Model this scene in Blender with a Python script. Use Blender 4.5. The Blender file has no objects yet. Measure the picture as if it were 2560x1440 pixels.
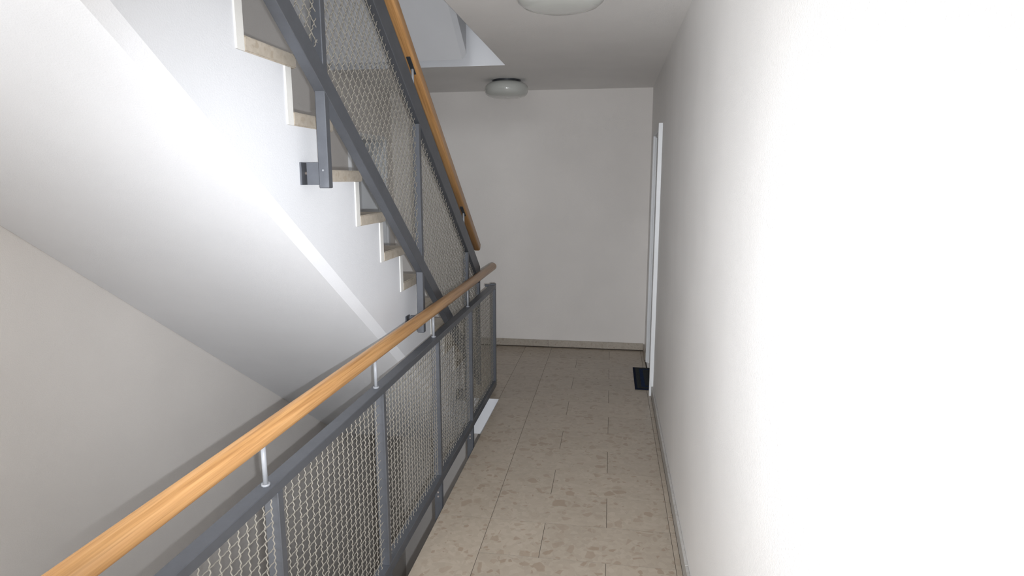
import bpy, bmesh, math, random
from mathutils import Vector, Matrix
random.seed(7)
S = bpy.context.scene
COL = S.collection
rad = math.radians

# ------------------------------------------------------------------ camera
F_PX, PITCH, YAW, ROLL, EYE = 1580.92, .1703, .1552, -.0018, 1.71
fwd = Vector((-math.sin(YAW)*math.cos(PITCH), math.cos(YAW)*math.cos(PITCH), -math.sin(PITCH)))
r0 = Vector((math.cos(YAW), math.sin(YAW), 0)); u0 = r0.cross(fwd)
rgt = r0*math.cos(ROLL) + u0*math.sin(ROLL); upv = -r0*math.sin(ROLL) + u0*math.cos(ROLL)
cd = bpy.data.cameras.new('camera'); cam = bpy.data.objects.new('camera', cd); COL.objects.link(cam)
cd.sensor_fit = 'HORIZONTAL'; cd.sensor_width = 36; cd.lens = 36*F_PX/2560; cd.clip_start = .02
m = Matrix((rgt, upv, -fwd)).transposed().to_4x4(); m.translation = Vector((0, 0, EYE))
cam.matrix_world = m
S.camera = cam

# ------------------------------------------------------------------ world, lights, exposure
w = bpy.data.worlds.new('world'); S.world = w; w.use_nodes = True
w.node_tree.nodes['Background'].inputs[0].default_value = (.62, .74, 1, 1)
w.node_tree.nodes['Background'].inputs[1].default_value = .6
# the camera's own flash, beside and a little below the lens
fl = bpy.data.lights.new('flash', 'SPOT'); fl.energy = 322; fl.spot_size = rad(85); fl.spot_blend = 1.0
fl.shadow_soft_size = .007; fl.color = (.94, .975, 1.03)
flo = bpy.data.objects.new('flash', fl); COL.objects.link(flo)
m2 = m.copy(); m2.translation = Vector((0, 0, EYE)) + rgt*.036 - upv*.028
flo.matrix_world = m2
XL0 = -2.22
def area(name, loc, rot, sx, sy, e, c):
    a = bpy.data.lights.new(name, 'AREA'); a.shape = 'RECTANGLE'; a.size = sx; a.size_y = sy; a.energy = e; a.color = c
    o = bpy.data.objects.new(name, a); COL.objects.link(o); o.location = loc; o.rotation_euler = rot; return o
# area lamps added as unseen daylight fill; upper and lower ones have no window
area('fill_corridor', (-.35, -2.42, 1.5), (rad(90), 0, 0), 1.0, 1.3, 2, (1, .97, .94))
area('fill_stair_side', (XL0+.02, -.95, 1.55), (rad(90), 0, rad(-90)), 1.4, 1.3, 105, (.93, .965, 1))
area('fill_upper', (-1.0, -2.42, 4.3), (rad(90), 0, 0), 1.5, 1.2, 60, (.92, .96, 1))
area('fill_lower', (-.9, -2.42, -1.5), (rad(90), 0, 0), 1.6, 1.3, 12, (1, .96, .91))
S.view_settings.view_transform = 'Standard'; S.view_settings.look = 'None'
S.view_settings.gamma = 1; S.view_settings.use_curve_mapping = False
S.view_settings.exposure = 0.0

# ------------------------------------------------------------------ materials
def mat(name, col, rough=.6, spec=.5, metal=0, coat=0):
    M = bpy.data.materials.new(name); M.use_nodes = True
    b = M.node_tree.nodes['Principled BSDF']
    b.inputs['Base Color'].default_value = (*col, 1); b.inputs['Roughness'].default_value = rough
    b.inputs['Metallic'].default_value = metal
    b.inputs['Specular IOR Level'].default_value = spec
    b.inputs['Coat Weight'].default_value = coat
    return M
def N(M, t, **kw):
    n = M.node_tree.nodes.new(t)
    for k, v in kw.items(): setattr(n, k, v)
    return n
def L(M, a, b): M.node_tree.links.new(a, b)
def bsdf(M): return M.node_tree.nodes['Principled BSDF']
def bump(M, src, strength, dist):
    b = N(M, 'ShaderNodeBump'); b.inputs['Strength'].default_value = strength; b.inputs['Distance'].default_value = dist
    L(M, src, b.inputs['Height']); L(M, b.outputs[0], bsdf(M).inputs['Normal'])
def ramp(M, src, stops):
    r = N(M, 'ShaderNodeValToRGB'); e = r.color_ramp.elements
    while len(e) < len(stops): e.new(.5)
    for x, (p, c) in zip(e, stops): x.position = p; x.color = (*c, 1)
    L(M, src, r.inputs[0]); return r.outputs[0]
def noise(M, vec, scale, detail=3, rough=.5, dist=0):
    n = N(M, 'ShaderNodeTexNoise'); n.inputs['Scale'].default_value = scale; n.inputs['Detail'].default_value = detail
    n.inputs['Roughness'].default_value = rough; n.inputs['Distortion'].default_value = dist
    if vec: L(M, vec, n.inputs['Vector'])
    return n
def mix(M, fac, a, b, mode='MIX'):
    x = N(M, 'ShaderNodeMix', data_type='RGBA', blend_type=mode)
    for s, v in ((0, fac), (6, a), (7, b)):
        if isinstance(v, (int, float)): x.inputs[s].default_value = v
        elif isinstance(v, tuple): x.inputs[s].default_value = (*v, 1)
        else: L(M, v, x.inputs[s])
    return x.outputs[2]

def plaster(name, col, grain=1.0, spec=.3, rough=.62):
    M = mat(name, col, rough, spec)
    g = N(M, 'ShaderNodeNewGeometry')
    n1 = noise(M, g.outputs['Position'], 230, 3, .6); n2 = noise(M, g.outputs['Position'], 2.2, 3)
    c = ramp(M, n2.outputs[0], [(.3, tuple(x*.965 for x in col)), (.7, tuple(min(1, x*1.02) for x in col))])
    L(M, c, bsdf(M).inputs['Base Color'])
    bump(M, n1.outputs[0], .35*grain, .004)
    return M
WALL = plaster('wall_paint', (.79, .755, .72), 1.0)
WALLR = plaster('wall_paint_textured', (.85, .835, .82), 1.3, .45, .5)
CEIL = plaster('ceiling_paint', (.88, .865, .85), 1.2)
WHITE = plaster('stair_white_paint', (.775, .785, .81), .5)
RISER = plaster('riser_cream', (.80, .79, .755), .4)

def stone(name, base, dark, light, rough=.28, scale=1.0):
    M = mat(name, base, rough, .45)
    g = N(M, 'ShaderNodeNewGeometry'); oi = N(M, 'ShaderNodeObjectInfo')
    va = N(M, 'ShaderNodeVectorMath', operation='MULTIPLY_ADD')
    cb = N(M, 'ShaderNodeCombineXYZ')
    L(M, oi.outputs['Random'], cb.inputs[0]); L(M, oi.outputs['Random'], cb.inputs[1])
    va.inputs[1].default_value = (37, 53, 0); L(M, cb.outputs[0], va.inputs[0]); L(M, g.outputs['Position'], va.inputs[2])
    v = va.outputs[0]
    nd = noise(M, v, 9*scale, 2)
    wv = N(M, 'ShaderNodeVectorMath', operation='MULTIPLY_ADD')
    L(M, nd.outputs[1], wv.inputs[0]); wv.inputs[1].default_value = (.045, .045, .0); L(M, v, wv.inputs[2])
    # broken-marble chips: angular cells of two sizes
    chip = None
    for sc, p0, wd in ((19*scale, .72, .085), (38*scale, .80, .075)):
        vo = N(M, 'ShaderNodeTexVoronoi'); vo.inputs['Scale'].default_value = sc; L(M, wv.outputs[0], vo.inputs['Vector'])
        ve = N(M, 'ShaderNodeTexVoronoi', feature='DISTANCE_TO_EDGE'); ve.inputs['Scale'].default_value = sc; L(M, wv.outputs[0], ve.inputs['Vector'])
        sp = N(M, 'ShaderNodeSeparateColor'); L(M, vo.outputs['Color'], sp.inputs[0])
        sel = ramp(M, sp.outputs[0], [(p0, (0, 0, 0)), (.97, (1, 1, 1))])
        ins = ramp(M, ve.outputs[0], [(wd, (0, 0, 0)), (wd+.05, (1, 1, 1))])
        c_ = mix(M, 1.0, sel, ins, 'MULTIPLY')
        chip = c_ if chip is None else mix(M, 1.0, chip, c_, 'LIGHTEN')
    vo2 = N(M, 'ShaderNodeTexVoronoi'); vo2.inputs['Scale'].default_value = 42*scale; L(M, wv.outputs[0], vo2.inputs['Vector'])
    sp2 = N(M, 'ShaderNodeSeparateColor'); L(M, vo2.outputs['Color'], sp2.inputs[0])
    small = ramp(M, sp2.outputs[0], [(.0, tuple(x*.90 for x in base)), (.5, base), (1, light)])
    n3 = noise(M, v, 3.5, 4, .6)
    cl = ramp(M, n3.outputs[0], [(.35, base), (.7, tuple(x*.88 for x in base))])
    c = mix(M, .55, cl, small)
    chipf = N(M, 'ShaderNodeMath', operation='MULTIPLY'); chipf.inputs[1].default_value = .75
    L(M, chip, chipf.inputs[0])
    c = mix(M, chipf.outputs[0], c, dark)
    hs = N(M, 'ShaderNodeHueSaturation'); L(M, c, hs.inputs['Color'])
    mr = N(M, 'ShaderNodeMapRange'); mr.inputs[3].default_value = .95; mr.inputs[4].default_value = 1.05
    L(M, oi.outputs['Random'], mr.inputs[0]); L(M, mr.outputs[0], hs.inputs['Value'])
    L(M, hs.outputs[0], bsdf(M).inputs['Base Color'])
    nr = noise(M, g.outputs['Position'], 14, 3)
    r = N(M, 'ShaderNodeMapRange'); r.inputs[3].default_value = rough*.8; r.inputs[4].default_value = rough*1.4
    L(M, nr.outputs[0], r.inputs[0]); L(M, r.outputs[0], bsdf(M).inputs['Roughness'])
    return M
TILE = stone('floor_marble', (.415, .352, .280), (.305, .232, .168), (.47, .405, .33))
TREAD = stone('tread_stone', (.52, .46, .38), (.42, .35, .27), (.58, .52, .44), .4, 1.7)
SKIRTR = stone('baseboard_grey_stone', (.46, .445, .42), (.38, .35, .32), (.52, .50, .48), .35, 1.8)
SKIRT = stone('baseboard_stone', (.42, .375, .315), (.33, .28, .225), (.48, .43, .37), .35, 1.8)
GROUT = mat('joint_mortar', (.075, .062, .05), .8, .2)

EDGE = mat('tile_edge', (.27, .23, .185), .8, .2)
def wood():
    M = mat('oak_wood', (.55, .30, .11), .38, .45, 0, .15)
    tc = N(M, 'ShaderNodeTexCoord'); mp = N(M, 'ShaderNodeMapping'); mp.inputs['Scale'].default_value = (1.6, 60, 60)
    L(M, tc.outputs['Object'], mp.inputs[0])
    n = noise(M, mp.outputs[0], 1.2, 5, .6, .4)
    c = ramp(M, n.outputs[0], [(.30, (.37, .185, .066)), (.5, (.50, .268, .104)), (.72, (.58, .33, .14))])
    mp2 = N(M, 'ShaderNodeMapping'); mp2.inputs['Scale'].default_value = (3, 160, 160); L(M, tc.outputs['Object'], mp2.inputs[0])
    n2 = noise(M, mp2.outputs[0], 1.5, 3)
    d = ramp(M, n2.outputs[0], [(.35, (.80, .78, .74)), (.55, (1, 1, 1))])
    L(M, mix(M, 1.0, c, d, 'MULTIPLY'), bsdf(M).inputs['Base Color'])
    bump(M, n2.outputs[0], .08, .001)
    return M
WOOD = wood()
def paint(name, col, rough):
    M = mat(name, col, rough, .5)
    g = N(M, 'ShaderNodeNewGeometry'); n = noise(M, g.outputs['Position'], 90, 3); n2 = noise(M, g.outputs['Position'], 12, 4, .7)
    L(M, ramp(M, n2.outputs[0], [(.3, tuple(x*.92 for x in col)), (.7, tuple(x*1.06 for x in col))]), bsdf(M).inputs['Base Color'])
    bump(M, n.outputs[0], .12, .001); return M
STEEL = paint('grey_painted_steel', (.146, .155, .174), .44)
bsdf(STEEL).inputs['Metallic'].default_value = .6
DARKM = mat('dark_steel', (.03, .034, .04), .4, .5)
ROD = paint('rod_steel', (.30, .31, .33), .35)
WIRE = paint('galvanised_wire', (.27, .25, .215), .45)
BOLT = mat('bolt_zinc', (.6, .53, .48), .35, .5, .6)
DOORW = plaster('door_frame_white', (.78, .79, .80), .15, .4, .4)
OPAL = mat('opal_glass', (.52, .53, .50), .12, .5, 0, .6)
CHROME = mat('chrome', (.62, .62, .62), .2, .5, 1)
GLASSW = mat('window_glass', (.8, .86, .9), .05, .5)
bsdf(GLASSW).inputs['Transmission Weight'].default_value = 1
def matmat(name, col):
    M = mat(name, col, .95, .1); g = N(M, 'ShaderNodeNewGeometry'); n = noise(M, g.outputs['Position'], 260, 2)
    L(M, ramp(M, n.outputs[0], [(.35, tuple(x*.6 for x in col)), (.7, tuple(x*1.4 for x in col))]), bsdf(M).inputs['Base Color'])
    bump(M, n.outputs[0], .8, .004); return M
MATB = matmat('mat_navy', (.012, .018, .040)); MATC = matmat('mat_grey', (.040, .044, .047)); MATS = matmat('mat_blue', (.018, .032, .075))

# ------------------------------------------------------------------ helpers
def link(name, me, M, parent=None, loc=None, kind=None):
    if M and not me.materials: me.materials.append(M)
    o = bpy.data.objects.new(name, me); COL.objects.link(o)
    if parent: o.parent = parent
    if loc: o.location = loc
    if kind: o['kind'] = kind
    return o
def empty(name, loc, label=None, cat=None, group=None, kind=None, parent=None):
    o = bpy.data.objects.new(name, None); COL.objects.link(o); o.location = loc; o.empty_display_size = .1
    if label: o['label'] = label
    if cat: o['category'] = cat
    if group: o['group'] = group
    if kind: o['kind'] = kind
    if parent: o.parent = parent
    return o
def box_bm(bm, x0, x1, y0, y1, z0, z1):
    vs = [bm.verts.new((x, y, z)) for x in (x0, x1) for y in (y0, y1) for z in (z0, z1)]
    for f in ((0, 1, 3, 2), (4, 6, 7, 5), (0, 4, 5, 1), (2, 3, 7, 6), (0, 2, 6, 4), (1, 5, 7, 3)):
        bm.faces.new([vs[i] for i in f])
def fin(bm, bev=0, seg=1, smooth=False):
    bmesh.ops.recalc_face_normals(bm, faces=bm.faces)
    if bev: bmesh.ops.bevel(bm, geom=list(bm.edges), offset=bev, segments=seg, affect='EDGES', clamp_overlap=True)
    me = bpy.data.meshes.new('m'); bm.to_mesh(me); bm.free()
    if smooth:
        for p in me.polygons: p.use_smooth = True
    return me
def box(name, x0, x1, y0, y1, z0, z1, M, parent=None, bev=0, kind=None, off=(0, 0, 0)):
    """box given in world coordinates; off = the parent's location"""
    cx, cy, cz = (x0+x1)/2, (y0+y1)/2, (z0+z1)/2
    bm = bmesh.new(); box_bm(bm, x0-cx, x1-cx, y0-cy, y1-cy, z0-cz, z1-cz)
    return link(name, fin(bm, bev), M, parent, (cx-off[0], cy-off[1], cz-off[2]), kind)
def prism(pts, x0, x1):
    """polygon in YZ extruded along X"""
    bm = bmesh.new()
    a = [bm.verts.new((x0, y, z)) for y, z in pts]; b = [bm.verts.new((x1, y, z)) for y, z in pts]
    bm.faces.new(a); bm.faces.new(b[::-1])
    for i in range(len(pts)):
        j = (i+1) % len(pts); bm.faces.new((a[i], b[i], b[j], a[j]))
    return bm
def lathe(prof, n=40):
    bm = bmesh.new(); rings = []
    for r, z in prof:
        rings.append([bm.verts.new((r*math.cos(2*math.pi*i/n), r*math.sin(2*math.pi*i/n), z)) for i in range(n)] if r > 1e-5 else [bm.verts.new((0, 0, z))])
    for a, b in zip(rings, rings[1:]):
        for i in range(n):
            j = (i+1) % n
            if len(a) == 1: bm.faces.new((a[0], b[i], b[j]))
            elif len(b) == 1: bm.faces.new((a[i], a[j], b[0]))
            else: bm.faces.new((a[i], a[j], b[j], b[i]))
    return bm
def rail_mesh(p, q, r, n=24, dome=True):
    """round bar from p to q; local X runs along it; returns mesh and matrix"""
    p, q = Vector(p), Vector(q); ln = (q-p).length; X = (q-p).normalized()
    Y = Vector((1, 0, 0)).cross(X) if abs(X.x) < .9 else Vector((0, 0, 1)).cross(X); Y.normalize(); Z = X.cross(Y)
    prof = [(0, 0)]
    if dome: prof += [(r*.55, .002), (r*.86, .008), (r, .016), (r, ln-.016), (r*.86, ln-.008), (r*.55, ln-.002)]
    else: prof += [(r, 0), (r, ln)]
    prof += [(0, ln)]
    bm = bmesh.new(); rings = []
    for rr, x in prof:
        rings.append([bm.verts.new((x, rr*math.cos(2*math.pi*i/n), rr*math.sin(2*math.pi*i/n))) for i in range(n)] if rr > 0 else [bm.verts.new((x, 0, 0))])
    for a, b in zip(rings, rings[1:]):
        for i in range(n):
            j = (i+1) % n
            if len(a) == 1: bm.faces.new((a[0], b[i], b[j]))
            elif len(b) == 1: bm.faces.new((a[i], a[j], b[0]))
            else: bm.faces.new((a[i], a[j], b[j], b[i]))
    me = fin(bm)
    for f in me.polygons: f.use_smooth = len(f.vertices) == 4
    mw = Matrix((X, Y, Z)).transposed().to_4x4(); mw.translation = p
    return me, mw
def bar(name, p, q, r, M, parent, off, dome=False, n=16):
    me, mw = rail_mesh(p, q, r, n, dome)
    o = link(name, me, M, parent); mw.translation = mw.translation - Vector(off); o.matrix_basis = mw
    return o

def wires(name, x, clip, u, v, pitch, M, parent, off, rng_u, rng_v, rad_w=.0021, amp=.0024, per=.0215):
    """crimped-wire mesh in the plane X=x. clip(dirvec, origin) -> (t0, t1) along a wire; u, v are unit YZ vectors."""
    verts, faces = [], []
    for (d, e, rng, ph) in ((u, v, rng_v, 0), (v, u, rng_u, .5)):
        k = math.ceil(rng[0]/pitch)
        while k*pitch <= rng[1]:
            o0 = (e[0]*k*pitch, e[1]*k*pitch)
            c = clip(o0, d)
            if c and c[1]-c[0] > .015:
                t0, t1 = c; n = max(2, int((t1-t0)/(per/4)))
                base = len(verts)
                for i in range(n+1):
                    t = t0 + (t1-t0)*i/n
                    wv = math.sin(2*math.pi*(t/per + .5*(k % 2)))
                    cy, cz = o0[0]+d[0]*t, o0[1]+d[1]*t; cx = x + amp*wv*(1.0 if ph else .38)
                    for sx, se in ((1, 0), (0, 1), (-1, 0), (0, -1)):
                        verts.append((cx+sx*rad_w-off[0], cy+se*rad_w*e[0]-off[1], cz+se*rad_w*e[1]-off[2]))
                for i in range(n):
                    for s in range(4):
                        a = base+i*4+s; b = base+i*4+(s+1) % 4
                        faces.append((a, b, b+4, a+4))
            k += 1
    me = bpy.data.meshes.new('wires'); me.from_pydata(verts, [], faces)
    for p in me.polygons: p.use_smooth = True
    me.update()
    o = link(name, me, M, parent); o['kind'] = 'stuff'
    return o

# ------------------------------------------------------------------ dimensions
XR, XE, XL = .362, -.842, -2.22          # right wall, floor edge at the stair opening, left wall
YB, YF = 6.32, -2.5                      # back wall, end wall behind the camera
ZC, HF = 2.56, 2.97                      # ceiling, floor to floor
Y0, Y1 = .74, 4.70                       # opening in the floor
YC1 = 4.93                               # far edge of the opening in the ceiling
ZB, ZT = -3.2, 5.55
XS = -1.08                               # flank of the stair flight

# ------------------------------------------------------------------ shell
def niche_wall(name, xw, sgn, Ma, yd0, yd1, zd, depth, win=None):
    """side wall with a door recess; sgn = +1 when the wall body lies on +X"""
    bm = bmesh.new(); T = .55
    a, b = (xw, xw+sgn*T) if sgn > 0 else (xw-T, xw)
    if win:
        w0, w1, h0, h1 = win
        box_bm(bm, a, b, YF-.3, w0, ZB, ZT); box_bm(bm, a, b, w1, yd0, ZB, ZT)
        box_bm(bm, a, b, w0, w1, ZB, h0); box_bm(bm, a, b, w0, w1, h1, ZT)
        box_bm(bm, a, a+.1, w0, w1, h0, h1)
    else: box_bm(bm, a, b, YF-.3, yd0, ZB, ZT)
    box_bm(bm, a, b, yd1, YB+.3, ZB, ZT)
    box_bm(bm, a, b, yd0, yd1, zd, ZT); box_bm(bm, a, b, yd0, yd1, ZB, 0)
    if sgn > 0: box_bm(bm, xw+depth+.06, b, yd0, yd1, 0, zd)
    else: box_bm(bm, a, xw-depth-.06, yd0, yd1, 0, zd)
    return link(name, fin(bm), Ma, None, None, 'structure')
niche_wall('wall_right', XR, 1, WALLR, 4.97, 5.92, 2.10, .26)
niche_wall('wall_left', XL, -1, WALL, 5.22, 6.12, 2.10, .26, (-1.7, -.2, .85, 2.25))
box('wall_back', XL-.55, XR+.55, YB, YB+.3, ZB, ZT, WALL, kind='structure')
# end wall behind the camera; its unseen window is added for the fill light
bm = bmesh.new()
wx0, wx1, wz0, wz1 = -.9, .2, .8, 2.2
box_bm(bm, XL-.55, wx0, YF-.3, YF, ZB, ZT); box_bm(bm, wx1, XR+.55, YF-.3, YF, ZB, ZT)
box_bm(bm, wx0, wx1, YF-.3, YF, ZB, wz0); box_bm(bm, wx0, wx1, YF-.3, YF, wz1, ZT)
link('wall_front', fin(bm), WALL, None, None, 'structure')
wr = empty('fill_window_1', ((wx0+wx1)/2, YF-.15, wz0), kind='structure')
bm = bmesh.new()
cx = (wx0+wx1)/2
for (a, b, c, d) in ((wx0, wx0+.06, wz0, wz1), (wx1-.06, wx1, wz0, wz1), (wx0, wx1, wz0, wz0+.06), (wx0, wx1, wz1-.06, wz1), (cx-.03, cx+.03, wz0, wz1)):
    box_bm(bm, a-cx, b-cx, -.03, .03, c-wz0, d-wz0)
link('window_frame', fin(bm), DOORW, wr)
box('pane', wx0+.06, wx1-.06, YF-.155, YF-.149, wz0+.06, wz1-.06, GLASSW, wr, off=wr.location)
wl = empty('fill_window_2', (XL-.12, -.95, .85), kind='structure')  # unseen side window, added to go with the fill lamp before it
bm = bmesh.new()
for (a, b, c, d) in ((-.75, -.69, 0, 1.4), (.69, .75, 0, 1.4), (-.03, .03, 0, 1.4), (-.75, .75, 0, .06), (-.75, .75, 1.34, 1.4)):
    box_bm(bm, -.03, .03, a, b, c, d)
link('window_frame', fin(bm), DOORW, wl)
box('pane', -.003, .003, -.69, .69, .06, 1.34, GLASSW, wl)
# ceiling slab with the stair opening; its lower face is our ceiling, its edges are white
def slab(name, zt, zb, xo, ya, yb, Mf, kind='structure'):
    bm = bmesh.new()
    box_bm(bm, xo, XR, YF, YB, zb, zt); box_bm(bm, XL, xo, yb, YB, zb, zt); box_bm(bm, XL, xo, YF, ya, zb, zt)
    bmesh.ops.remove_doubles(bm, verts=bm.verts, dist=1e-5)
    return link(name, fin(bm), Mf, None, None, kind)
cs = slab('ceiling', HF, ZC, -.82, .75, YC1, CEIL)
cs.data.materials.append(WHITE)
for p in cs.data.polygons:
    if abs(p.normal.z) < .5: p.material_index = 1
box('ceiling', XL, XR, YF, YB, ZT-.1, ZT, CEIL, kind='structure')

# floor: mortar bed with individual marble tiles
fs = slab('floor', -.0015, -.30, XE, Y0, Y1, GROUT)
fs.data.materials.append(WHITE)
for p in fs.data.polygons:
    if p.normal.z < .5: p.material_index = 1
TG = .0010
cache = {}
def tile(x0, x1, y0, y1, parent, z1=0.0, M=TILE, th=.0014, ov=0):
    if x1-x0 < .02 or y1-y0 < .02: return
    key = (round(x1-x0, 4), round(y1-y0, 4), th, M.name)
    if key not in cache:
        bm = bmesh.new(); hx, hy = (x1-x0)/2-TG, (y1-y0)/2-TG
        b = .0003
        v = [bm.verts.new(c) for c in ((-hx, -hy, -th), (hx, -hy, -th), (hx, hy, -th), (-hx, hy, -th),
             (-hx, -hy, -b), (hx, -hy, -b), (hx, hy, -b), (-hx, hy, -b),
             (-hx+b, -hy+b, 0), (hx-b, -hy+b, 0), (hx-b, hy-b, 0), (-hx+b, hy-b, 0))]
        bm.faces.new(v[8:12])
        for k in (0, 4):
            for i in range(4):
                j = (i+1) % 4; bm.faces.new((v[k+i], v[k+j], v[k+4+j], v[k+4+i]))
        cache[key] = fin(bm); cache[key].materials.append(M); cache[key].materials.append(EDGE)
        for p_ in cache[key].polygons: p_.material_index = 0 if p_.normal.z > .9 else 1
    o = bpy.data.objects.new('tile', cache[key]); COL.objects.link(o); o.parent = parent
    o.location = ((x0+x1)/2, (y0+y1)/2, z1 + random.uniform(-.0002, .0))
YR = 2.935; XJ = -.5713
def clip_tiles(x0, x1, y0, y1, z):
    """one laid tile cut round the stair opening"""
    y0, y1 = max(y0, YF+.002), min(y1, YB-.012)
    if x1 > XR-.012: x1 = XR-.012
    if y1-y0 < .03: return
    if x0 < XE-.001 and y1 > Y0 and y0 < Y1:              # touches the opening
        if y0 < Y0: clip_tiles(x0, x1, y0, Y0, z)
        if y1 > Y1: clip_tiles(x0, x1, Y1, y1, z)
        if x1 > XE: clip_tiles(XE+.001, x1, max(y0, Y0), min(y1, Y1), z)
        return
    tile(x0, x1, y0, y1, fs, z)
for r in range(-18, 12):
    ya, yb = YR+.3*r, YR+.3*(r+1)
    # strip against the opening, 60 cm long pieces
    if r % 2 == 0: clip_tiles(XE, XJ, ya, yb+.3, 0) if yb+.3 <= YB+.3 else clip_tiles(XE, XJ, ya, yb, 0)
    xs = [XJ, XJ+.585, XJ+.894, XR] if r % 2 == 0 else [XJ, XJ+.28, XJ+.894, XR]
    xs[-1] = XR
    for a, b in zip(xs, xs[1:]): clip_tiles(a, b, ya, yb, 0)
    # the landing beyond the flight and the floor behind the camera
    if yb > Y1 or ya < Y0:
        xs = [XE, XE-.3, XE-.9, XL] if r % 2 else [XE, XE-.6, XE-1.2, XL]
        for a, b in zip(xs[1:], xs): clip_tiles(max(a, XL+.002), b, ya, yb, 0)

# ground of the storey below
lf = box('floor', XL, XR, YF, YB, -HF-.3, -HF, TILE, kind='structure')

# baseboards: stone strips in separate lengths
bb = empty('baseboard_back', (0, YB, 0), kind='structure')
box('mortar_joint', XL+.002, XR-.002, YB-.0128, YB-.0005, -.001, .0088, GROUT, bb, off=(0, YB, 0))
x = XR-.012
for ln in (.36, .6, .6, .6, .6):
    x0 = max(x-ln, XL)
    o = box('baseboard_stone', x0+.001, x-.001, YB-.012, YB-.0005, .009, .078, SKIRT, bb, .0015, off=(0, YB, 0)); x = x0
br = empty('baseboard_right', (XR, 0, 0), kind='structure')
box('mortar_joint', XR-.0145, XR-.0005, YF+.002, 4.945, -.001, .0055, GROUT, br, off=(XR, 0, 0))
y = 4.95
while y > YF+.1:
    y0_ = max(y-.6, YF)
    box('baseboard_stone', XR-.014, XR-.0005, y0_+.0005, y-.0005, .006, .080, SKIRTR, br, .0015, off=(XR, 0, 0)); y = y0_
box('baseboard_stone', XR-.014, XR-.0005, 5.97, YB-.013, .004, .072, SKIRT, br, .0015, off=(XR, 0, 0))
bl = empty('baseboard_left', (XL, 0, 0), kind='structure')
box('baseboard_stone', XL+.0005, XL+.013, 4.72, 5.16, .004, .072, SKIRT, bl, .0015, off=(XL, 0, 0))

# ------------------------------------------------------------------ recessed doors
def door(n, xw, s, y0, y1, zt, depth):
    """s = direction into the wall"""
    root = empty('door_%d' % n, (xw, (y0+y1)/2, 0), kind='structure'); off = root.location
    def B(name, xa, xb, ya, yb, za, zb, M, bev=.002, par=root):
        a, b = sorted((xw+s*xa, xw+s*xb)); return box(name, a, b, ya, yb, za, zb, M, par, bev, off=off)
    # architrave standing proud of the wall
    B('architrave', -.030, .012, y0-.022, y0+.014, 0, zt+.022, DOORW)
    B('architrave', -.008, .012, y1-.014, y1+.03, 0, zt+.022, DOORW)
    B('architrave', -.008, .012, y0+.014, y1-.014, zt-.016, zt+.022, DOORW)
    # stepped jamb lining
    for ya, yb, sg in ((y0, y0+.02, 1), (y1-.02, y1, -1)):
        bm = bmesh.new()
        for i, (xa, xb, t) in enumerate(((.012, .05, .026), (.05, .09, .018), (.09, .13, .030), (.13, depth, .012))):
            a, b = sorted((s*xa, s*xb)); yy = (ya-off[1], ya-off[1]+t) if sg > 0 else (yb-off[1]-t, yb-off[1])
            box_bm(bm, a, b, yy[0], yy[1], 0, zt)
        link('jamb', fin(bm), DOORW, root)
    B('head_jamb', .012, depth, y0+.03, y1-.03, zt-.03, zt, DOORW)
    lf = B('door_leaf', depth, depth+.042, y0+.004, y1-.004, .006, zt-.004, DOORW)
    for za, zb in ((.15, .95), (1.1, 1.95)):
        a, b = sorted((xw+s*(depth-.006), xw+s*(depth+.002)))
        p = box('door_panel', a, b, y0+.14, y1-.14, za, zb, DOORW, None, .004); p.parent = lf
        p.location = Vector(p.location) - Vector(off) - Vector(lf.location)
    bm = lathe([(0, 0), (.024, 0), (.024, .006), (.010, .008), (.010, .045), (0, .047)], 20)
    bmesh.ops.rotate(bm, verts=bm.verts, matrix=Matrix.Rotation(rad(-90*s), 3, 'Y'))
    box_bm(bm, *sorted((-s*.036, -s*.052)), -.01, .12, -.009, .009)
    h = link('door_handle', fin(bm), CHROME, lf)
    h.location = Vector((xw+s*depth, y0+.08, 1.05)) - Vector(off) - Vector(lf.location)
door(1, XR, 1, 4.97, 5.92, 2.10, .26)
door(2, XL, -1, 5.22, 6.12, 2.10, .26)

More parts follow.
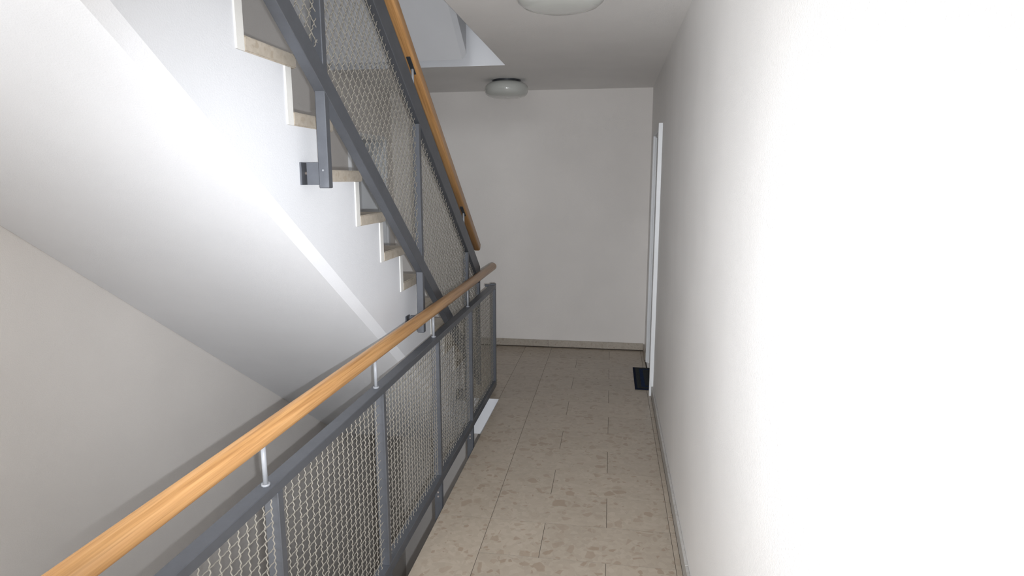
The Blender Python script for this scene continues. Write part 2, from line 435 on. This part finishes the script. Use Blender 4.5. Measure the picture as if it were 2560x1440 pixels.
# ------------------------------------------------------------------ stair flights
RISE, GO, TT, NO, RT = .1907, .272, .046, .038, .042
def zt(k): return 1.747 - RISE*(k-1)
def yn(k): return 2.66 + GO*(k-1)
KB, KT = 9, -5
def soff(y): return 1.556 - .706*(y-2.057)
def build_flight():
    off = (XS, 4.85, 0)
    root = empty('staircase', off, 'white concrete stair flight with beige stone treads behind the grey mesh railing', 'stairs')
    pts = []
    yr = lambda k: yn(k)-NO
    # stepped top from the foot upwards
    pts.append((yr(KB)-RT, 0.0-.02))
    for k in range(KB, KT-1, -1):
        pts.append((yr(k)-RT, zt(k)-TT)); pts.append((yr(k-1)-RT, zt(k)-TT))
    ytop = yr(KT-1)-RT
    pts.append((ytop, soff(ytop))) if soff(ytop) < zt(KT)-TT else None
    yb_ = yr(KB)-RT
    # body built as strips so that every n-gon stays convex
    bm = bmesh.new(); CH, CE = .032, .042
    xr, xl = XS, XL+.002
    def sec(yy, zz):                                       # ring of 5 points at a station
        s_ = soff(yy)
        return [(xl, zz), (xr, zz), (xr, s_), (xr-CH, s_-CE), (xl, s_-CE)]
    edges_y = [yr(k)-RT for k in range(KB, KT-2, -1)]
    for i, k in enumerate(range(KB, KT-1, -1)):
        ya, yb2 = edges_y[i], edges_y[i+1]; top = zt(k)-TT
        A = [bm.verts.new((x_-off[0], ya-off[1], z_)) for x_, z_ in sec(ya, top)]
        B_ = [bm.verts.new((x_-off[0], yb2-off[1], z_)) for x_, z_ in sec(yb2, top)]
        for a in range(5):
            b = (a+1) % 5; bm.faces.new((A[a], A[b], B_[b], B_[a]))
        bm.faces.new(A); bm.faces.new(B_[::-1])
    link('stair_body', fin(bm), WHITE, root)
    tm = None
    for k in range(KB, KT-1, -1):
        ya, yb2 = yr(k-1)+.0005, yn(k)
        if tm is None:
            bm = bmesh.new(); hw, hy = (xr+.006-xl)/2, (yb2-ya)/2
            box_bm(bm, -hw, hw, -hy, hy, -TT/2, TT/2); tm = fin(bm, .004, 2); tm.materials.append(TREAD)
            bm = bmesh.new(); box_bm(bm, -hw, hw, -RT/2, RT/2, -(RISE-.001)/2, (RISE-.001)/2); rm = fin(bm, .0015); rm.materials.append(RISER)
        t = link('tread', tm, None, root, ((xr+.006+xl)/2-off[0], (ya+yb2)/2-off[1], zt(k)-TT/2))
        r = link('riser', rm, None, root, ((xr+.004+xl)/2-off[0], yr(k)-RT/2-off[1], zt(k)-TT-RISE/2))
        # stepped skirting along the wall side
        box('skirting', XL+.003, XL+.013, yr(k-1), yn(k)-.04, zt(k)+.001, zt(k)+.07, SKIRT, root, .001, off=off)
        box('skirting', XL+.003, XL+.013, yr(k-1)+.001, yr(k-1)+.06, zt(k)+.071, zt(k)+RISE-TT, SKIRT, root, .001, off=off)
    return root
def copy_tree(o, parent=None):
    c = o.copy(); COL.objects.link(c); c.parent = parent
    for ch in list(o.children): copy_tree(ch, c)
    return c
st = build_flight()
for dz, lb in ((HF, 'upper stair flight seen as a pale sloping soffit above the ceiling opening'),
               (-HF, 'lower stair flight in the shaft behind the landing railing mesh')):
    c = copy_tree(st); c.location = Vector(st.location) + Vector((0, 0, dz)); c['label'] = lb

# ------------------------------------------------------------------ landing railing
XP, PW = -.90, .044                       # outer face of the posts, post width
XM = XP-PW/2
PY = [.715, 1.55, 2.385, 3.2306, 4.05, 4.926]
def landing_railing():
    off = (XM, 2.8, 0)
    root = empty('railing', off, 'grey steel landing railing with crimped wire mesh along the floor edge', 'railing')
    z0, z1, zb0, zb1 = .848, .880, .036, .084
    box('top_rail', XP-PW-.002, XP+.001, PY[0]-.03, PY[-1]-.028, z0, z1, STEEL, root, .002, off=off)
    box('bottom_rail', XP-PW-.001, XP+.002, PY[0]-.03, PY[-1]-.028, zb0, zb1, STEEL, root, .002, off=off)
    for i, y in enumerate(PY):
        last = i == len(PY)-1
        zlo = zb0 if last else -.30
        p = box('post', XP-PW, XP, y-.030, y, zlo, z0 if not last else z1+.009, STEEL, root, .0025, off=off)
        if not last:
            # bolts and the steel angle that fixes the post to the slab edge
            a = box('bracket', XP+.0005, XE-.0005, y-.024, y-.016, -.26, -.12, STEEL, None, .001); a.parent = p
            a.location = Vector(a.location)-Vector(p.location)-Vector(off)
            for zz in (-.02, -.045):
                b = bar('bolt', (XM, y-.0295, zz), (XM, y-.0345, zz), .005, BOLT, None, (0, 0, 0), n=8); b.parent = p
                mw = b.matrix_basis.copy(); mw.translation -= Vector(p.location)+Vector(off); b.matrix_basis = mw
    bar('handrail', (XM, PY[0]-.15, 1.026), (XM, 4.925, 1.026), .0295, WOOD, root, off, True, 28)
    for y in PY[:-1]:
        yy = y-.05
        r = bar('rod', (XM, yy, z1-.001), (XM, yy, 1.0), .0068, ROD, root, off)
        c = bar('rod_collar', (XM, yy, z1), (XM, yy, z1+.006), .012, ROD, root, off)
    # short bar tying the end post to the stair railing
    box('tie_bar', -.985, XP-PW, PY[-1]-.026, PY[-1]-.004, .862, .880, STEEL, root, .001, off=off)
    for a, b in zip(PY, PY[1:]):
        ya, yb = a, b-.028
        def clip(o, d, ya=ya, yb=yb):
            if abs(d[0]) > .5: return (ya+.0005, yb+.0005) if zb1 < o[1] < z0 else None
            return (zb1-.001, z0+.001) if ya < o[0] < yb else None
        wires('wire_mesh', XM, clip, (1, 0), (0, 1), .040, WIRE, root, off, (ya, yb), (zb1, z0))
    return root
landing_railing()

# ------------------------------------------------------------------ stair railing (slopes with the flight)
SL = .725; CA = 1/math.sqrt(1+SL*SL); SA = SL*CA
XQ = -.98; XQM = XQ-.020; QW = .040
LB, LH = 3.548, .070                       # lower chord: bottom line z = LB - SL*y, perpendicular height
UB, UH = 4.330, .104
QY = [1.08, 2.156, 3.240, 4.318, 4.70]
def chord(b, h, ya, yb, x0, x1, off):
    hv = h/CA
    bm = prism([(ya-off[1], b-SL*ya-off[2]), (yb-off[1], b-SL*yb-off[2]), (yb-off[1], b+hv-SL*yb-off[2]), (ya-off[1], b+hv-SL*ya-off[2])], x0-off[0], x1-off[0])
    return fin(bm, .002)
def stair_railing():
    off = (XQM, 4.69, .13)
    root = empty('stair_railing', off, 'grey steel sloping stair railing with wire mesh and oak handrail', 'railing')
    ys, ye = .78, 4.70
    link('lower_chord', chord(LB, LH, ys, ye-.026, XQ-QW, XQ, off), STEEL, root)
    link('upper_chord', chord(UB, UH, ys, ye-.002, XQ-QW+.001, XQ-.001, off), STEEL, root)
    for i, y in enumerate(QY):
        end = i == len(QY)-1
        zlo = LB-SL*y-.02 if end else LB-SL*y-.305
        ztop = UB-SL*y+.01
        p = box('post', XQ-QW+.002, XQ-.0015, y-.034, y, zlo, ztop, STEEL, root, .0025, off=off)
        pl = Vector(p.location)+Vector(off)
        if not end:
            # bracket of two plates with a bolt between, welded to the post and screwed to the flank
            zb = zlo+.012
            bm = bmesh.new()
            a, b = XS-.012, XQ-QW+.003
            box_bm(bm, XS+.0005+.018, b, y-.034, y-.026, zb, zb+.078)
            box_bm(bm, XS+.0005+.018, b, y-.014, y-.006, zb, zb+.078)
            box_bm(bm, XS+.0005, XS+.007, y-.05, y+.01, zb, zb+.078)
            br_ = link('bracket', fin(bm), STEEL, p); br_.location = -pl
            b_ = bar('bolt', (XS+.004, y-.020, zb+.040), (XQ-QW, y-.020, zb+.040), .006, BOLT, None, tuple(pl), n=12)
            b_.parent = p
            s_ = bar('screw', (XQM, y-.033, zlo+.062), (XQM, y-.0365, zlo+.062), .0035, ROD, None, tuple(pl), n=8); s_.parent = p
    # round oak handrail on short rods with dark fixing plates let into its underside
    hz = HRB
    hw_, hh_, hr_ = .0245, .031, .013
    ring = []
    for (sx, sz) in ((1, 1), (-1, 1), (-1, -1), (1, -1)):
        base = {(1, 1): 0, (-1, 1): 90, (-1, -1): 180, (1, -1): 270}[(sx, sz)]
        for j in range(5):
            an = rad(base+22.5*j); ring.append((sx*(hw_-hr_)+hr_*math.cos(an), sz*(hh_-hr_)+hr_*math.sin(an)))
    bm = bmesh.new(); ln_ = (HRE-1.0)/CA; sec = []
    for xx, k_ in ((0, .92), (.003, 1), (ln_-.003, 1), (ln_, .92)):
        sec.append([bm.verts.new((xx, a_*k_, b_*k_)) for a_, b_ in ring])
    for A_, B_ in zip(sec, sec[1:]):
        for i_ in range(20):
            j_ = (i_+1) % 20; bm.faces.new((A_[i_], A_[j_], B_[j_], B_[i_]))
    bm.faces.new(sec[0]); bm.faces.new(sec[-1][::-1])
    me_ = fin(bm)
    for f_ in me_.polygons: f_.use_smooth = len(f_.vertices) == 4 and f_.area > .001
    hro = link('handrail', me_, WOOD, root)
    dx = Vector((0, CA, -SA)); dz = Vector((0, SA, CA)); mw = Matrix((dx, dz.cross(dx), dz)).transposed().to_4x4()
    mw.translation = Vector((XQM, 1.0, hz-SL*1.0))-Vector(off); hro.matrix_basis = mw
    for y in (2.10, 3.185, 4.25, 1.03):
        zc = hz-SL*y; d = Vector((0, CA, -SA)); nrm = Vector((0, -SA, -CA))
        c = Vector((XQM, y, zc))+nrm*.0308
        bm = bmesh.new(); box_bm(bm, -.058, .058, -.0105, .0105, -.004, .004)
        o = link('fixing_plate', fin(bm, .001), DARKM, root)
        mw = Matrix((d, Vector((1, 0, 0)), d.cross(Vector((1, 0, 0))))).transposed().to_4x4(); mw.translation = c-Vector(off)+Vector((.0, 0, 0))
        o.matrix_basis = mw
        ztop = UB+UH/CA-SL*y
        bar('rod', (XQM, y, ztop-.01), (XQM, y, zc-.03), .0062, ROD, root, off)
    for a, b in zip(QY, QY[1:]):
        ya, yb = a, b-.034
        u, v = (CA, -SA), (SA, CA)
        lo, hi = LB+LH/CA-.002, UB+.002
        def clip(o, d, ya=ya, yb=yb):
            t0, t1 = -1e9, 1e9
            # half planes: n.p >= c
            for n_, c_ in (((1, 0), ya), ((-1, 0), -yb), ((SL, 1), lo), ((-SL, -1), -hi)):
                nd = n_[0]*d[0]+n_[1]*d[1]; r_ = c_-(n_[0]*o[0]+n_[1]*o[1])
                if abs(nd) < 1e-9:
                    if r_ > 0: return None
                elif nd > 0: t0 = max(t0, r_/nd)
                else: t1 = min(t1, r_/nd)
            return (t0, t1) if t1 > t0 else None
        wires('wire_mesh', XQM, clip, u, v, .040, WIRE, root, off, (-4, 4), (1, 6))
    return root
HRB, HRE = 4.602, 4.69
stair_railing()

# ------------------------------------------------------------------ ceiling lamps
def lamp(x, y, label):
    root = empty('ceiling_lamp', (x, y, ZC), label, 'lamp', 'round ceiling lamps')
    bm = lathe([(0, 0), (.124, 0), (.124, -.014), (.119, -.018), (0, -.018)], 48); link('mounting_ring', fin(bm, smooth=False), DARKM, root)
    prof = [(.114, -.014), (.140, -.020), (.168, -.034), (.184, -.052), (.190, -.074), (.188, -.098), (.178, -.120), (.158, -.136), (.125, -.145), (.07, -.149), (0, -.150)]
    bm = lathe(prof, 56); link('glass_shade', fin(bm, smooth=True), OPAL, root)
    return root
lamp(-.93, 5.66, 'round opal glass ceiling lamp near the back wall, the smaller looking one')
lamp(-.230, 2.80, 'round opal glass ceiling lamp nearest the camera, cut by the top edge')

# ------------------------------------------------------------------ doormat
dm = empty('doormat', (.43, 5.40, 0), 'dark navy doormat on the floor in front of the right-hand door', 'doormat')
def mb(name, x0, x1, y0, y1, z0, z1, M): box(name, x0, x1, y0, y1, z0, z1, M, dm, .0015, off=(.43, 5.40, 0))
mx0, mx1, my0, my1 = .228, .60, 5.09, 5.71
mb('rubber_border', mx0, mx1, my0, my1, .0005, .006, MATB)
mb('outer_band', mx0+.02, mx1-.02, my0+.02, my1-.02, .006, .009, MATC)
mb('blue_band', mx0+.055, mx1-.05, my0+.055, my1-.055, .009, .0105, MATS)
mb('centre_pad', mx0+.085, mx1-.08, my0+.085, my1-.085, .0105, .013, MATC)
